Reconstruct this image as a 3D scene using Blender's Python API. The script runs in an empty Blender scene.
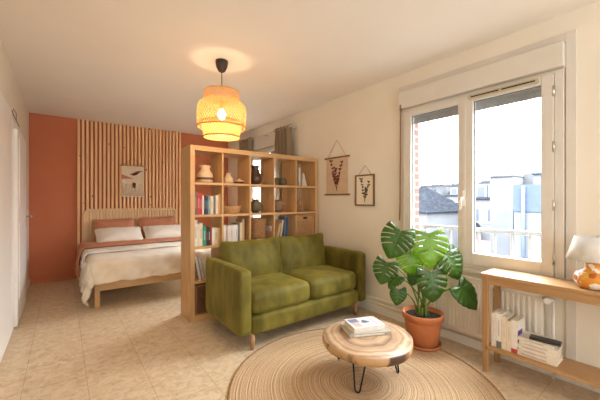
import bpy, bmesh, math, random
from mathutils import Vector, Matrix, noise
random.seed(7)
sc = bpy.context.scene
COL = sc.collection
PI = math.pi

# ------------------------------------------------------------------ camera
YAW = math.radians(37.7)
cam_d = bpy.data.cameras.new('camera'); cam = bpy.data.objects.new('camera', cam_d); COL.objects.link(cam)
cam.location = (0, 0, 1.22); cam.rotation_euler = (PI/2, 0, -YAW)
cam_d.sensor_width = 36; cam_d.lens = 307/600*36; cam_d.clip_start = .02; cam_d.clip_end = 300
sc.camera = cam

# ------------------------------------------------------------------ world: bright overcast sky
W = bpy.data.worlds.new('overcast'); sc.world = W; W.use_nodes = True
nt = W.node_tree; nt.nodes.clear()
o_ = nt.nodes.new('ShaderNodeOutputWorld'); bg = nt.nodes.new('ShaderNodeBackground')
tc = nt.nodes.new('ShaderNodeTexCoord'); sp = nt.nodes.new('ShaderNodeSeparateXYZ')
mr = nt.nodes.new('ShaderNodeMapRange'); mr.inputs[1].default_value = 0.0; mr.inputs[2].default_value = .9
mr.inputs[3].default_value = 1.3; mr.inputs[4].default_value = 27.0
nt.links.new(tc.outputs['Generated'], sp.inputs[0]); nt.links.new(sp.outputs['Z'], mr.inputs[0])
bg.inputs['Color'].default_value = (.93, .965, 1, 1)
nt.links.new(mr.outputs[0], bg.inputs['Strength']); nt.links.new(bg.outputs[0], o_.inputs[0])

# ------------------------------------------------------------------ lights
def area(name, loc, rot, sx, sy, power, color=(1, 1, 1), portal=False):
    l = bpy.data.lights.new(name, 'AREA'); l.shape = 'RECTANGLE'; l.size = sx; l.size_y = sy
    l.energy = power; l.color = color
    if portal: l.cycles.is_portal = True
    o = bpy.data.objects.new(name, l); COL.objects.link(o); o.location = loc; o.rotation_euler = rot
    return o
area('portal_living_window', (2.96, 1.17, 1.42), (0, PI/2, 0), 1.5, 1.3, 1, portal=True)
area('portal_bedroom_window', (2.96, 4.33, 1.11), (0, PI/2, 0), 2.0, 1.5, 1, portal=True)
# soft fill light added behind the camera to brighten the room; no window there
area('rear_fill_light', (1.15, -1.9, 1.45), (PI/2, 0, 0), 2.6, 1.9, 32, (.97, .985, 1.0))

sc.view_settings.view_transform = 'Standard'; sc.view_settings.look = 'None'
sc.view_settings.gamma = 1; sc.view_settings.use_curve_mapping = False
sc.view_settings.exposure = 1.02
sc.cycles.use_denoising = True
sc.cycles.max_bounces = 10; sc.cycles.diffuse_bounces = 6; sc.cycles.transparent_max_bounces = 16
sc.cycles.sample_clamp_indirect = 6; sc.cycles.caustics_reflective = False; sc.cycles.caustics_refractive = False

# ------------------------------------------------------------------ materials
def newmat(name):
    m = bpy.data.materials.new(name); m.use_nodes = True
    return m, m.node_tree, m.node_tree.nodes['Principled BSDF']
def c4(c): return (c[0], c[1], c[2], 1)
def mat(name, col, rough=.6, col2=None, scale=8, stretch=(1, 1, 1), bump=0, bscale=None, metal=0, sheen=0, detail=4, lo=.35, hi=.65, dist=.02, spec=None):
    m, t, b = newmat(name)
    b.inputs['Base Color'].default_value = c4(col); b.inputs['Roughness'].default_value = rough
    b.inputs['Metallic'].default_value = metal
    if spec is not None: b.inputs['Specular IOR Level'].default_value = spec
    if sheen:
        b.inputs['Sheen Weight'].default_value = sheen; b.inputs['Sheen Roughness'].default_value = .4
        b.inputs['Sheen Tint'].default_value = c4([min(1, x*2.2+.05) for x in col])
    co = t.nodes.new('ShaderNodeTexCoord'); mp = t.nodes.new('ShaderNodeMapping'); mp.inputs['Scale'].default_value = stretch
    t.links.new(co.outputs['Object'], mp.inputs[0])
    n = t.nodes.new('ShaderNodeTexNoise'); n.inputs['Scale'].default_value = scale; n.inputs['Detail'].default_value = detail
    t.links.new(mp.outputs[0], n.inputs[0])
    r = t.nodes.new('ShaderNodeValToRGB')
    r.color_ramp.elements[0].position = lo; r.color_ramp.elements[1].position = hi
    if col2 is None: col2 = [x*.9 for x in col]
    r.color_ramp.elements[0].color = c4(col2); r.color_ramp.elements[1].color = c4(col)
    t.links.new(n.outputs['Fac'], r.inputs[0]); t.links.new(r.outputs[0], b.inputs['Base Color'])
    if bump:
        bp = t.nodes.new('ShaderNodeBump'); bp.inputs['Strength'].default_value = bump; bp.inputs['Distance'].default_value = dist
        if bscale:
            n2 = t.nodes.new('ShaderNodeTexNoise'); n2.inputs['Scale'].default_value = bscale; n2.inputs['Detail'].default_value = 3
            t.links.new(mp.outputs[0], n2.inputs[0]); t.links.new(n2.outputs['Fac'], bp.inputs['Height'])
        else: t.links.new(n.outputs['Fac'], bp.inputs['Height'])
        t.links.new(bp.outputs[0], b.inputs['Normal'])
    return m
M = {}
M['wall'] = mat('cream wall paint', (.78, .725, .625), .85, (.755, .70, .60), 2.5, bump=.15, bscale=60, dist=.003)
M['ceiling'] = mat('ceiling paint', (.84, .80, .755), .9, (.82, .78, .735), 2, bump=.1, bscale=40, dist=.003)
M['rust'] = mat('terracotta wall paint', (.56, .185, .088), .85, (.53, .17, .08), 2.5, bump=.15, bscale=50, dist=.003)
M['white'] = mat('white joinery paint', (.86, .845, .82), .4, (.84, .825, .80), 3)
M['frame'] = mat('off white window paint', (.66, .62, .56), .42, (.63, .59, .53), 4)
M['radiator'] = mat('radiator enamel', (.80, .75, .67), .4, (.78, .73, .65), 3)
M['oak'] = mat('light oak', (.60, .365, .165), .5, (.49, .285, .12), 3, (9, 9, .8), bump=.12, dist=.003, lo=.3, hi=.7)
M['oak_x'] = mat('light oak horizontal', (.60, .365, .165), .5, (.49, .285, .12), 3, (.8, 9, 9), bump=.12, dist=.003, lo=.3, hi=.7)
M['oak_y'] = mat('warm oak lengthwise', (.45, .26, .11), .42, (.35, .19, .075), 3, (9, .8, 9), bump=.12, dist=.003, lo=.3, hi=.7)
M['oak_leg'] = mat('warm oak upright', (.42, .235, .10), .45, (.32, .17, .07), 3, (9, 9, .8), lo=.3, hi=.7)
M['oak_pale'] = mat('pale oak', (.80, .55, .31), .5, (.72, .47, .25), 3, (9, 9, .8))
M['pine'] = mat('pale pine slats', (.90, .60, .33), .55, (.78, .47, .23), 2.5, (14, 14, .7), bump=.1, dist=.003, lo=.3, hi=.7)
M['velvet'] = mat('olive velvet', (.195, .160, .026), .6, (.075, .064, .010), 7, (1, 1, .5), bump=.25, bscale=14, sheen=.5, dist=.02, lo=.3, hi=.72, spec=.2)
M['duvet'] = mat('cream linen', (.78, .68, .55), .9, (.74, .635, .50), 7, bump=.5, bscale=11, sheen=.2, dist=.02)
M['linen_white'] = mat('ivory cotton', (.82, .75, .65), .9, (.79, .71, .61), 7, bump=.4, bscale=16, dist=.015)
M['rustcloth'] = mat('rust linen', (.56, .235, .125), .9, (.48, .19, .10), 8, bump=.5, bscale=14, dist=.02)
def curtain_mat():
    m = mat('taupe curtain linen', (.42, .32, .215), .9, (.37, .28, .185), 12, (1, 1, .2)); t = m.node_tree; b = t.nodes['Principled BSDF']
    tr = t.nodes.new('ShaderNodeBsdfTranslucent'); tr.inputs[0].default_value = (.62, .52, .40, 1); mx = t.nodes.new('ShaderNodeMixShader'); mx.inputs[0].default_value = .4
    t.links.new(b.outputs[0], mx.inputs[1]); t.links.new(tr.outputs[0], mx.inputs[2]); t.links.new(mx.outputs[0], t.nodes['Material Output'].inputs[0]); return m
M['curtain'] = curtain_mat() if True else mat('taupe curtain linen', (.40, .30, .20), .9, (.35, .26, .17), 12, (1, 1, .2))
M['black'] = mat('black metal', (.012, .012, .013), .4, metal=.6)
M['darkcup'] = mat('dark brown plastic', (.035, .022, .015), .5)
M['chrome'] = mat('brushed steel', (.62, .60, .57), .3, metal=1)
M['terracotta'] = mat('terracotta clay', (.50, .165, .055), .75, (.42, .13, .045), 12, bump=.2, dist=.004)
M['soil'] = mat('dark potting soil', (.03, .018, .01), .95, (.012, .008, .005), 60, bump=.8, dist=.01)
M['stem'] = mat('green stem', (.13, .24, .035), .5, (.10, .17, .03), 10)
M['wicker'] = mat('brown wicker', (.40, .21, .085), .7, (.22, .10, .035), 60, (1, 1, 2.5), bump=.8, dist=.006)
M['wicker_dark'] = mat('dark wicker', (.24, .105, .04), .7, (.10, .04, .016), 60, (1, 1, 2.5), bump=.8, dist=.006)
M['wicker_light'] = mat('honey wicker', (.62, .37, .17), .7, (.40, .21, .09), 60, (1, 1, 2.5), bump=.8, dist=.006)
M['paper'] = mat('book pages', (.80, .72, .58), .9, (.70, .62, .48), 90, (1, 30, 1))
M['artpaper'] = mat('kraft paper', (.62, .46, .32), .9, (.58, .42, .29), 14)
M['artpaper2'] = mat('ivory print paper', (.80, .72, .58), .9, (.77, .69, .55), 14)
M['pressed'] = mat('pressed brown leaves', (.17, .045, .03), .9)
M['pressed2'] = mat('pressed olive leaves', (.12, .085, .035), .9)
M['cord'] = mat('jute cord', (.30, .18, .09), .9)
M['darkwood'] = mat('brown wood rod', (.24, .115, .045), .5, (.18, .08, .03), 8)
M['weave'] = mat('woven cream wool', (.80, .66, .50), .95, (.70, .56, .41), 60, (1, 1, 3), bump=.5, dist=.004)
M['brownwool'] = mat('dark brown wool', (.13, .045, .022), .95)
M['brass'] = mat('aged brass', (.55, .40, .18), .4, metal=.9)

def glass_mat():
    m, t, b = newmat('window glass'); t.nodes.remove(b)
    out = t.nodes['Material Output']; tr = t.nodes.new('ShaderNodeBsdfTransparent'); gl = t.nodes.new('ShaderNodeBsdfGlossy')
    gl.inputs['Roughness'].default_value = .02; tr.inputs[0].default_value = (.97, .98, .98, 1)
    fr = t.nodes.new('ShaderNodeLayerWeight'); fr.inputs['Blend'].default_value = .5
    pw = t.nodes.new('ShaderNodeMath'); pw.operation = 'POWER'; pw.inputs[1].default_value = 5; t.links.new(fr.outputs['Facing'], pw.inputs[0]); mx = t.nodes.new('ShaderNodeMixShader')
    t.links.new(pw.outputs[0], mx.inputs[0]); t.links.new(tr.outputs[0], mx.inputs[1]); t.links.new(gl.outputs[0], mx.inputs[2])
    t.links.new(mx.outputs[0], out.inputs[0]); return m
M['glass'] = glass_mat()

def floor_mat():
    m, t, b = newmat('beige vinyl cork tiles'); N = t.nodes; L = t.links
    co = N.new('ShaderNodeTexCoord'); mp = N.new('ShaderNodeMapping')
    mp.inputs['Location'].default_value = (.205, .07, 0)
    L.new(co.outputs['Object'], mp.inputs[0])
    br = N.new('ShaderNodeTexBrick'); br.offset = 0; br.squash = 1
    br.inputs['Scale'].default_value = 1; br.inputs['Brick Width'].default_value = .335; br.inputs['Row Height'].default_value = .335
    br.inputs['Mortar Size'].default_value = .0022; br.inputs['Mortar Smooth'].default_value = .3; br.inputs['Bias'].default_value = 0
    br.inputs['Color1'].default_value = (1, 1, 1, 1); br.inputs['Color2'].default_value = (.975, .97, .96, 1); br.inputs['Mortar'].default_value = (.68, .62, .55, 1)
    L.new(mp.outputs[0], br.inputs[0])
    n1 = N.new('ShaderNodeTexNoise'); n1.inputs['Scale'].default_value = 17; n1.inputs['Detail'].default_value = 9; n1.inputs['Roughness'].default_value = .72; n1.inputs['Distortion'].default_value = .8
    L.new(co.outputs['Object'], n1.inputs[0])
    r1 = N.new('ShaderNodeValToRGB'); e = r1.color_ramp.elements
    e[0].position = .34; e[0].color = (.50, .365, .225, 1); e[1].position = .66; e[1].color = (.72, .60, .43, 1)
    x = r1.color_ramp.elements.new(.5); x.color = (.63, .495, .335, 1)
    L.new(n1.outputs['Fac'], r1.inputs[0])
    v = N.new('ShaderNodeTexVoronoi'); v.inputs['Scale'].default_value = 42; v.feature = 'F1'
    L.new(co.outputs['Object'], v.inputs[0])
    r2 = N.new('ShaderNodeValToRGB'); r2.color_ramp.elements[0].color = (.84, .80, .74, 1); r2.color_ramp.elements[0].position = .0; r2.color_ramp.elements[1].position = .4
    L.new(v.outputs['Distance'], r2.inputs[0])
    m1 = N.new('ShaderNodeMix'); m1.data_type = 'RGBA'; m1.blend_type = 'MULTIPLY'; m1.inputs[0].default_value = .7
    L.new(r1.outputs[0], m1.inputs[6]); L.new(r2.outputs[0], m1.inputs[7])
    m2 = N.new('ShaderNodeMix'); m2.data_type = 'RGBA'; m2.blend_type = 'MULTIPLY'; m2.inputs[0].default_value = 1
    L.new(m1.outputs[2], m2.inputs[6]); L.new(br.outputs['Color'], m2.inputs[7]); L.new(m2.outputs[2], b.inputs['Base Color'])
    b.inputs['Roughness'].default_value = .42
    bp = N.new('ShaderNodeBump'); bp.inputs['Strength'].default_value = .12; bp.inputs['Distance'].default_value = .003
    L.new(n1.outputs['Fac'], bp.inputs['Height']); L.new(bp.outputs[0], b.inputs['Normal'])
    return m
M['floor'] = floor_mat()

def ring_mat(name, cols, freq, wob=.2, rough=.9, bump=.4, nscale=3, center_scale=(1, 1, 0), fine=90):
    """rings round the object's own origin (growth rings, braid rows)"""
    m, t, b = newmat(name); N = t.nodes; L = t.links
    co = N.new('ShaderNodeTexCoord'); mp = N.new('ShaderNodeMapping'); mp.inputs['Scale'].default_value = center_scale
    L.new(co.outputs['Object'], mp.inputs[0])
    n = N.new('ShaderNodeTexNoise'); n.inputs['Scale'].default_value = nscale; n.inputs['Detail'].default_value = 3; L.new(mp.outputs[0], n.inputs[0])
    ln = N.new('ShaderNodeVectorMath'); ln.operation = 'LENGTH'; L.new(mp.outputs[0], ln.inputs[0])
    a = N.new('ShaderNodeMath'); a.operation = 'MULTIPLY_ADD'; L.new(n.outputs['Fac'], a.inputs[0]); a.inputs[1].default_value = wob; L.new(ln.outputs['Value'], a.inputs[2])
    n1 = N.new('ShaderNodeTexNoise'); n1.noise_dimensions = '1D'; n1.inputs['Scale'].default_value = freq; n1.inputs['Detail'].default_value = 2
    L.new(a.outputs[0], n1.inputs['W'])
    nf = N.new('ShaderNodeTexNoise'); nf.inputs['Scale'].default_value = fine; nf.inputs['Detail'].default_value = 2; L.new(co.outputs['Object'], nf.inputs[0])
    ad = N.new('ShaderNodeMath'); ad.operation = 'MULTIPLY_ADD'; L.new(nf.outputs['Fac'], ad.inputs[0]); ad.inputs[1].default_value = .35; L.new(n1.outputs['Fac'], ad.inputs[2])
    r = N.new('ShaderNodeValToRGB'); e = r.color_ramp.elements
    e[0].position = .45; e[0].color = c4(cols[0]); e[1].position = .9; e[1].color = c4(cols[2]); x = e.new(.66); x.color = c4(cols[1])
    L.new(ad.outputs[0], r.inputs[0]); L.new(r.outputs[0], b.inputs['Base Color']); b.inputs['Roughness'].default_value = rough
    bp = N.new('ShaderNodeBump'); bp.inputs['Strength'].default_value = bump; bp.inputs['Distance'].default_value = .004
    L.new(nf.outputs['Fac'], bp.inputs['Height']); L.new(bp.outputs[0], b.inputs['Normal'])
    return m
M['jute'] = ring_mat('braided jute', [(.30, .185, .09), (.47, .32, .185), (.60, .44, .28)], 120, .02, .95, .8, 4)
M['slab'] = ring_mat('sliced acacia', [(.20, .11, .065), (.40, .255, .155), (.58, .41, .26)], 22, .16, .4, .1, 2.4, fine=12)
M['bark'] = mat('slab edge wood', (.46, .28, .13), .55, (.07, .03, .016), 6, (1, 1, .4), lo=.42, hi=.52)

def bamboo_mat():
    m, t, b = newmat('woven bamboo'); N = t.nodes; L = t.links
    b.inputs['Base Color'].default_value = (.58, .31, .09, 1); b.inputs['Roughness'].default_value = .6
    tr = N.new('ShaderNodeBsdfTranslucent'); tr.inputs[0].default_value = (.80, .42, .12, 1)
    mx = N.new('ShaderNodeMixShader'); mx.inputs[0].default_value = .20
    L.new(b.outputs[0], mx.inputs[1]); L.new(tr.outputs[0], mx.inputs[2]); L.new(mx.outputs[0], N['Material Output'].inputs[0]); return m
M['bamboo'] = bamboo_mat()
def leaf_mat(name, c, tr_c, k=.35):
    m, t, b = newmat(name); N = t.nodes; L = t.links
    co = N.new('ShaderNodeTexCoord'); n = N.new('ShaderNodeTexNoise'); n.inputs['Scale'].default_value = 9; L.new(co.outputs['Object'], n.inputs[0])
    r = N.new('ShaderNodeValToRGB'); r.color_ramp.elements[0].position = .35; r.color_ramp.elements[1].position = .7
    r.color_ramp.elements[0].color = c4([x*.75 for x in c]); r.color_ramp.elements[1].color = c4(c)
    L.new(n.outputs['Fac'], r.inputs[0]); L.new(r.outputs[0], b.inputs['Base Color']); b.inputs['Roughness'].default_value = .32
    tr = N.new('ShaderNodeBsdfTranslucent'); tr.inputs[0].default_value = c4(tr_c); mx = N.new('ShaderNodeMixShader'); mx.inputs[0].default_value = k
    L.new(b.outputs[0], mx.inputs[1]); L.new(tr.outputs[0], mx.inputs[2]); L.new(mx.outputs[0], N['Material Output'].inputs[0]); return m
M['leaf'] = leaf_mat('monstera green', (.045, .115, .010), (.14, .33, .012), .28)
M['leaf_backlit'] = leaf_mat('backlit monstera green', (.15, .27, .02), (.36, .60, .04), .38)  # backlight from the window put into a lighter, more translucent leaf colour
M['lampshade'] = leaf_mat('white lampshade fabric', (.90, .88, .84), (.9, .87, .82), .3)
M['lampshade'].node_tree.nodes['Principled BSDF'].inputs['Roughness'].default_value = .9
def emit(name, c, s):
    m, t, b = newmat(name); b.inputs['Emission Color'].default_value = c4(c); b.inputs['Emission Strength'].default_value = s; return m
M['bulb'] = emit('lit bulb', (1, .80, .50), 25)
def ceramic():
    m, t, b = newmat('painted majolica'); N = t.nodes; L = t.links
    co = N.new('ShaderNodeTexCoord'); v = N.new('ShaderNodeTexVoronoi'); v.inputs['Scale'].default_value = 34; v.inputs['Randomness'].default_value = 1
    n = N.new('ShaderNodeTexNoise'); n.inputs['Scale'].default_value = 18; L.new(co.outputs['Object'], n.inputs[0])
    ad = N.new('ShaderNodeVectorMath'); ad.operation = 'MULTIPLY_ADD'; ad.inputs[1].default_value = (.03, .03, .03)
    L.new(n.outputs['Color'], ad.inputs[0]); L.new(co.outputs['Object'], ad.inputs[2]); L.new(ad.outputs[0], v.inputs[0])
    sp = N.new('ShaderNodeSeparateColor'); L.new(v.outputs['Color'], sp.inputs[0])
    r = N.new('ShaderNodeValToRGB'); r.color_ramp.interpolation = 'CONSTANT'; e = r.color_ramp.elements
    e[0].position = 0; e[0].color = (.66, .26, .03, 1); e[1].position = .45; e[1].color = (.75, .37, .05, 1)
    for p, c in ((.55, (.78, .73, .65)), (.74, (.42, .10, .02)), (.86, (.02, .05, .14))):
        q = e.new(p); q.color = c4(c)
    L.new(sp.outputs[0], r.inputs[0]); L.new(r.outputs[0], b.inputs['Base Color']); b.inputs['Roughness'].default_value = .22; return m
M['ceramic'] = ceramic()
_cm = {}
def cmat(c, rough=.6, name='dyed cover'):
    k = (tuple(c), rough)
    if k not in _cm: _cm[k] = mat(name, c, rough, [x*.88 for x in c], 40)
    return _cm[k]
def slate(): return mat('slate roof', (.016, .018, .022), .8, (.009, .01, .013), 3, (1, 1, 4), spec=0)
M['slate'] = slate()
M['render_white'] = mat('white render', (.10, .103, .11), .9, (.088, .091, .098), .8, spec=0)
M['render_grey'] = mat('grey weathered render', (.07, .07, .076), .9, (.045, .048, .05), 1.2, spec=0)
M['blue_clad'] = mat('blue grey cladding', (.055, .07, .10), .7, spec=0)
M['dark_glass'] = mat('dark panes', (.05, .06, .08), .2)
M['asphalt'] = mat('asphalt', (.028, .028, .03), .95, (.02, .02, .022), 2, spec=0)
def brick():
    m, t, b = newmat('red brick'); N = t.nodes; L = t.links
    co = N.new('ShaderNodeTexCoord'); mp = N.new('ShaderNodeMapping'); mp.inputs['Rotation'].default_value = (PI/2, 0, 0)
    br = N.new('ShaderNodeTexBrick'); br.inputs['Scale'].default_value = 1; br.inputs['Brick Width'].default_value = .22; br.inputs['Row Height'].default_value = .075
    br.inputs['Mortar Size'].default_value = .01; br.inputs['Color1'].default_value = (.15, .055, .04, 1); br.inputs['Color2'].default_value = (.12, .045, .032, 1); br.inputs['Mortar'].default_value = (.2, .185, .17, 1)
    L.new(co.outputs['Object'], mp.inputs[0]); L.new(mp.outputs[0], br.inputs[0]); L.new(br.outputs[0], b.inputs['Base Color']); b.inputs['Roughness'].default_value = .9; return m
M['brick'] = brick()

def knots(m):
    t = m.node_tree; N = t.nodes; L = t.links; b = N['Principled BSDF']; src = b.inputs['Base Color'].links[0].from_socket
    co = N.new('ShaderNodeTexCoord'); mp = N.new('ShaderNodeMapping'); mp.inputs['Scale'].default_value = (1, .01, .8); L.new(co.outputs['Object'], mp.inputs[0])
    v = N.new('ShaderNodeTexVoronoi'); v.inputs['Scale'].default_value = 7; L.new(mp.outputs[0], v.inputs[0])
    r = N.new('ShaderNodeValToRGB'); r.color_ramp.elements[0].position = .05; r.color_ramp.elements[0].color = (.30, .15, .07, 1); r.color_ramp.elements[1].position = .13; r.color_ramp.elements[1].color = (1, 1, 1, 1)
    L.new(v.outputs['Distance'], r.inputs[0]); m2 = N.new('ShaderNodeMix'); m2.data_type = 'RGBA'; m2.blend_type = 'MULTIPLY'; m2.inputs[0].default_value = 1
    L.new(src, m2.inputs[6]); L.new(r.outputs[0], m2.inputs[7]); L.new(m2.outputs[2], b.inputs['Base Color'])
knots(M['pine'])

# ------------------------------------------------------------------ mesh helpers
def box(bm, x0, x1, y0, y1, z0, z1, bev=0, mi=0, mtx=None, seg=2):
    vs = [bm.verts.new((x, y, z)) for z in (z0, z1) for y in (y0, y1) for x in (x0, x1)]
    fs = [(0, 2, 3, 1), (4, 5, 7, 6), (0, 1, 5, 4), (2, 6, 7, 3), (0, 4, 6, 2), (1, 3, 7, 5)]
    F = [bm.faces.new([vs[i] for i in f]) for f in fs]
    for f in F: f.material_index = mi
    allv = list(vs)
    if bev:
        ed = list({e for f in F for e in f.edges})
        r = bmesh.ops.bevel(bm, geom=ed, offset=bev, segments=seg, profile=.5, affect='EDGES')
        allv = list({v for f in r['faces'] for v in f.verts} | {v for v in vs if v.is_valid})
        for f in r['faces']: f.material_index = mi
    if mtx is not None:
        for v in allv: v.co = mtx @ v.co
    return allv
def lathe(bm, prof, seg=32, cx=0, cy=0, cz=0, mi=0, caps=True, wob=None):
    rings = []
    for r, z in prof:
        ring = []
        for i in range(seg):
            a = 2*PI*i/seg; rr = r*(wob(a) if wob else 1)
            ring.append(bm.verts.new((cx+rr*math.cos(a), cy+rr*math.sin(a), cz+z)))
        rings.append(ring)
    for a, b in zip(rings, rings[1:]):
        for i in range(seg):
            f = bm.faces.new((a[i], a[(i+1) % seg], b[(i+1) % seg], b[i])); f.material_index = mi; f.smooth = True
    if caps:
        for rg, rv in ((rings[0], True), (rings[-1], False)):
            f = bm.faces.new(rg[::-1] if rv else rg); f.material_index = mi
    return rings
def tube(bm, pts, r, seg=8, mi=0, r2=None):
    pts = [Vector(p) for p in pts]; n = len(pts); prev = None; rings = []
    for k, p in enumerate(pts):
        d = (pts[min(k+1, n-1)] - pts[max(k-1, 0)]).normalized()
        if prev is None:
            up = Vector((0, 0, 1)) if abs(d.z) < .9 else Vector((1, 0, 0)); u = d.cross(up).normalized()
        else: u = (prev - d*prev.dot(d)).normalized()
        prev = u; w = d.cross(u); rr = r if r2 is None else r + (r2-r)*k/(n-1)
        rings.append([bm.verts.new(p + (u*math.cos(2*PI*i/seg) + w*math.sin(2*PI*i/seg))*rr) for i in range(seg)])
    for a, b in zip(rings, rings[1:]):
        for i in range(seg):
            f = bm.faces.new((a[i], a[(i+1) % seg], b[(i+1) % seg], b[i])); f.smooth = True; f.material_index = mi
    bm.faces.new(rings[0][::-1]).material_index = mi; bm.faces.new(rings[-1]).material_index = mi
def bez(p0, p1, p2, n=12):
    p0, p1, p2 = map(Vector, (p0, p1, p2))
    return [(1-t)**2*p0 + 2*t*(1-t)*p1 + t*t*p2 for t in [i/n for i in range(n+1)]]
def cushion(bm, sx, sy, sz, rad=.05, puff=.25, n=14, wr=.004, seed=0, mtx=None, pinch=0):
    """rounded, puffed box centred on the origin"""
    t = bmesh.new(); bmesh.ops.create_cube(t, size=2)
    bmesh.ops.subdivide_edges(t, edges=t.edges[:], cuts=n, use_grid_fill=True)
    for v in t.verts:
        p = v.co.copy()
        q = Vector((p.x*sx/2, p.y*sy/2, p.z*sz/2)); h = Vector((sx/2, sy/2, sz/2))
        rr = min(rad, sz/2*.98)
        c = Vector([max(-(h[i]-rr), min(h[i]-rr, q[i])) for i in range(3)])
        d = q-c
        if d.length > 1e-6: q = c + d.normalized()*min(rr, d.length*1.0 if d.length < rr else rr)
        q.z += p.z*sz/2*puff*(1-p.x**2)*(1-p.y**2)
        if pinch:
            e = (1-abs(p.x))*(1-abs(p.y))
            q.z *= 1-pinch*(max(abs(p.x), abs(p.y))**3)
            q.x *= 1+.06*abs(p.y)**3*1.0; q.y *= 1+.08*abs(p.x)**3
        nz = noise.noise(Vector((q.x*9+seed*7, q.y*9, q.z*9)))*wr + noise.noise(Vector((q.x*22, q.y*22+seed*3, q.z*22)))*wr*.4
        q += q.normalized()*nz
        v.co = (mtx @ q) if mtx is not None else q
    me = bpy.data.meshes.new('t'); t.to_mesh(me); t.free(); 
    k = len(bm.faces); bm.from_mesh(me); bpy.data.meshes.remove(me)
    bm.faces.ensure_lookup_table()
    for f in bm.faces[k:]: f.smooth = True
def build(name, bm, mats, parent=None, loc=None, rot=None, flat=False):
    bmesh.ops.recalc_face_normals(bm, faces=bm.faces[:])
    me = bpy.data.meshes.new(name); bm.to_mesh(me); bm.free()
    for m in (mats if isinstance(mats, (list, tuple)) else [mats]): me.materials.append(m)
    o = bpy.data.objects.new(name, me); COL.objects.link(o)
    if parent is not None: o.parent = parent
    if loc is not None: o.location = loc
    if rot is not None: o.rotation_euler = rot
    return o
def part(name, mats, parent, fn, loc=None, rot=None):
    bm = bmesh.new(); fn(bm); return build(name, bm, mats, parent, loc, rot)
def boxes(name, mats, parent, L, bev=0, loc=None, rot=None):
    bm = bmesh.new()
    for b in L: box(bm, *b, bev=bev)
    return build(name, bm, mats, parent, loc, rot)
def tag(o, label, cat, group=None):
    o['label'] = label; o['category'] = cat
    if group: o['group'] = group
    return o
def thing(name, label, cat, loc=(0, 0, 0), rz=0, group=None):
    o = bpy.data.objects.new(name, None); COL.objects.link(o); o.location = loc; o.rotation_euler = (0, 0, rz)
    o.empty_display_size = .1
    return tag(o, label, cat, group)
def struct(o): o['kind'] = 'structure'; return o
def smooth(o):
    for p in o.data.polygons: p.use_smooth = True
    return o

# ------------------------------------------------------------------ room shell
XL, XR, YB, YR, H = -.386, 2.69, 5.9, -2.0, 2.48
struct(boxes('floor', M['floor'], None, [(XL-.1, XR+.1, YR-.1, YB+.1, -.1, 0)]))
struct(boxes('ceiling', M['ceiling'], None, [(XL-.1, XR+.1, YR-.1, YB+.1, H, H+.1)]))
struct(boxes('wall_left', M['wall'], None, [(XL-.1, XL, YR, YB, 0, H)]))
struct(boxes('wall_back', M['rust'], None, [(XL-.1, XR+.1, YB, YB+.1, 0, H)]))
struct(boxes('wall_rear', M['wall'], None, [(XL-.1, XR+.1, YR-.1, YR, 0, H)]))
w1 = (.547, 1.798, .66, 2.11); w2 = (3.74, 5.02, .14, 2.08); XO = XR+.25
def rw(bm):
    ys = [YR, w1[0], w1[1], w2[0], w2[1], YB]
    for i in (0, 2, 4): box(bm, XR, XO, ys[i], ys[i+1], 0, H)
    for w in (w1, w2): box(bm, XR, XO, w[0], w[1], 0, w[2]); box(bm, XR, XO, w[0], w[1], w[3], H)
bm = bmesh.new(); rw(bm); struct(build('wall_right', bm, M['wall']))
struct(boxes('baseboard_right', M['white'], None, [(XR-.014, XR, YR, YB, 0, .075)], .003))
struct(boxes('baseboard_back', M['rust'], None, [(XL, XR-.014, YB-.014, YB, 0, .085)], .003))
struct(boxes('baseboard_left', M['white'], None, [(XL, XL+.012, 4.93, YB-.014, 0, .075)], .003))
# brick lining of the outside reveal
struct(boxes('trim_brick_reveal', M['brick'], None, [(XR+.09, XO, 1.775, 1.798, .66, 2.11)]))

# door on the left wall
d = boxes('door_1', M['white'], None, [(XL, XL+.045, 3.97, 4.85, .012, 1.90)], .003); struct(d)
boxes('door_panel', M['white'], d, [(XL+.045, XL+.050, 4.09, 4.73, .25, 1.0), (XL+.045, XL+.050, 4.09, 4.73, 1.15, 1.84)], .002)
def dh(bm):
    box(bm, XL+.045, XL+.052, 4.775, 4.815, .90, 1.10, .002)
    tube(bm, [(XL+.05, 4.795, 1.03), (XL+.095, 4.795, 1.03), (XL+.10, 4.77, 1.03), (XL+.10, 4.70, 1.025)], .008)
part('door_handle', M['chrome'], d, dh)
struct(boxes('trim_door_casing', M['white'], None, [(XL, XL+.018, 3.86, 3.96, 0, 1.97), (XL, XL+.018, 4.86, 4.92, 0, 1.97), (XL, XL+.018, 3.96, 4.86, 1.91, 1.97)], .002))
struct(boxes('door_2', M['white'], None, [(XL, XL+.022, 3.0, 3.78, .012, 2.03)], .003))
bm = bmesh.new(); tube(bm, [(XL+.004, 4.62, 2.035), (XL+.012, 4.3, 2.03), (XL+.006, 4.1, 2.05), (XL+.01, 3.92, 2.06)], .003)
tube(bm, [(XL+.008, 4.28, 2.032), (XL+.02, 4.15, 2.085), (XL+.006, 4.05, 2.10)], .0025)
tag(build('loose_wire', bm, M['darkcup']), 'short bent dark wire sticking out of the white wall above the door', 'wire')

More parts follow.
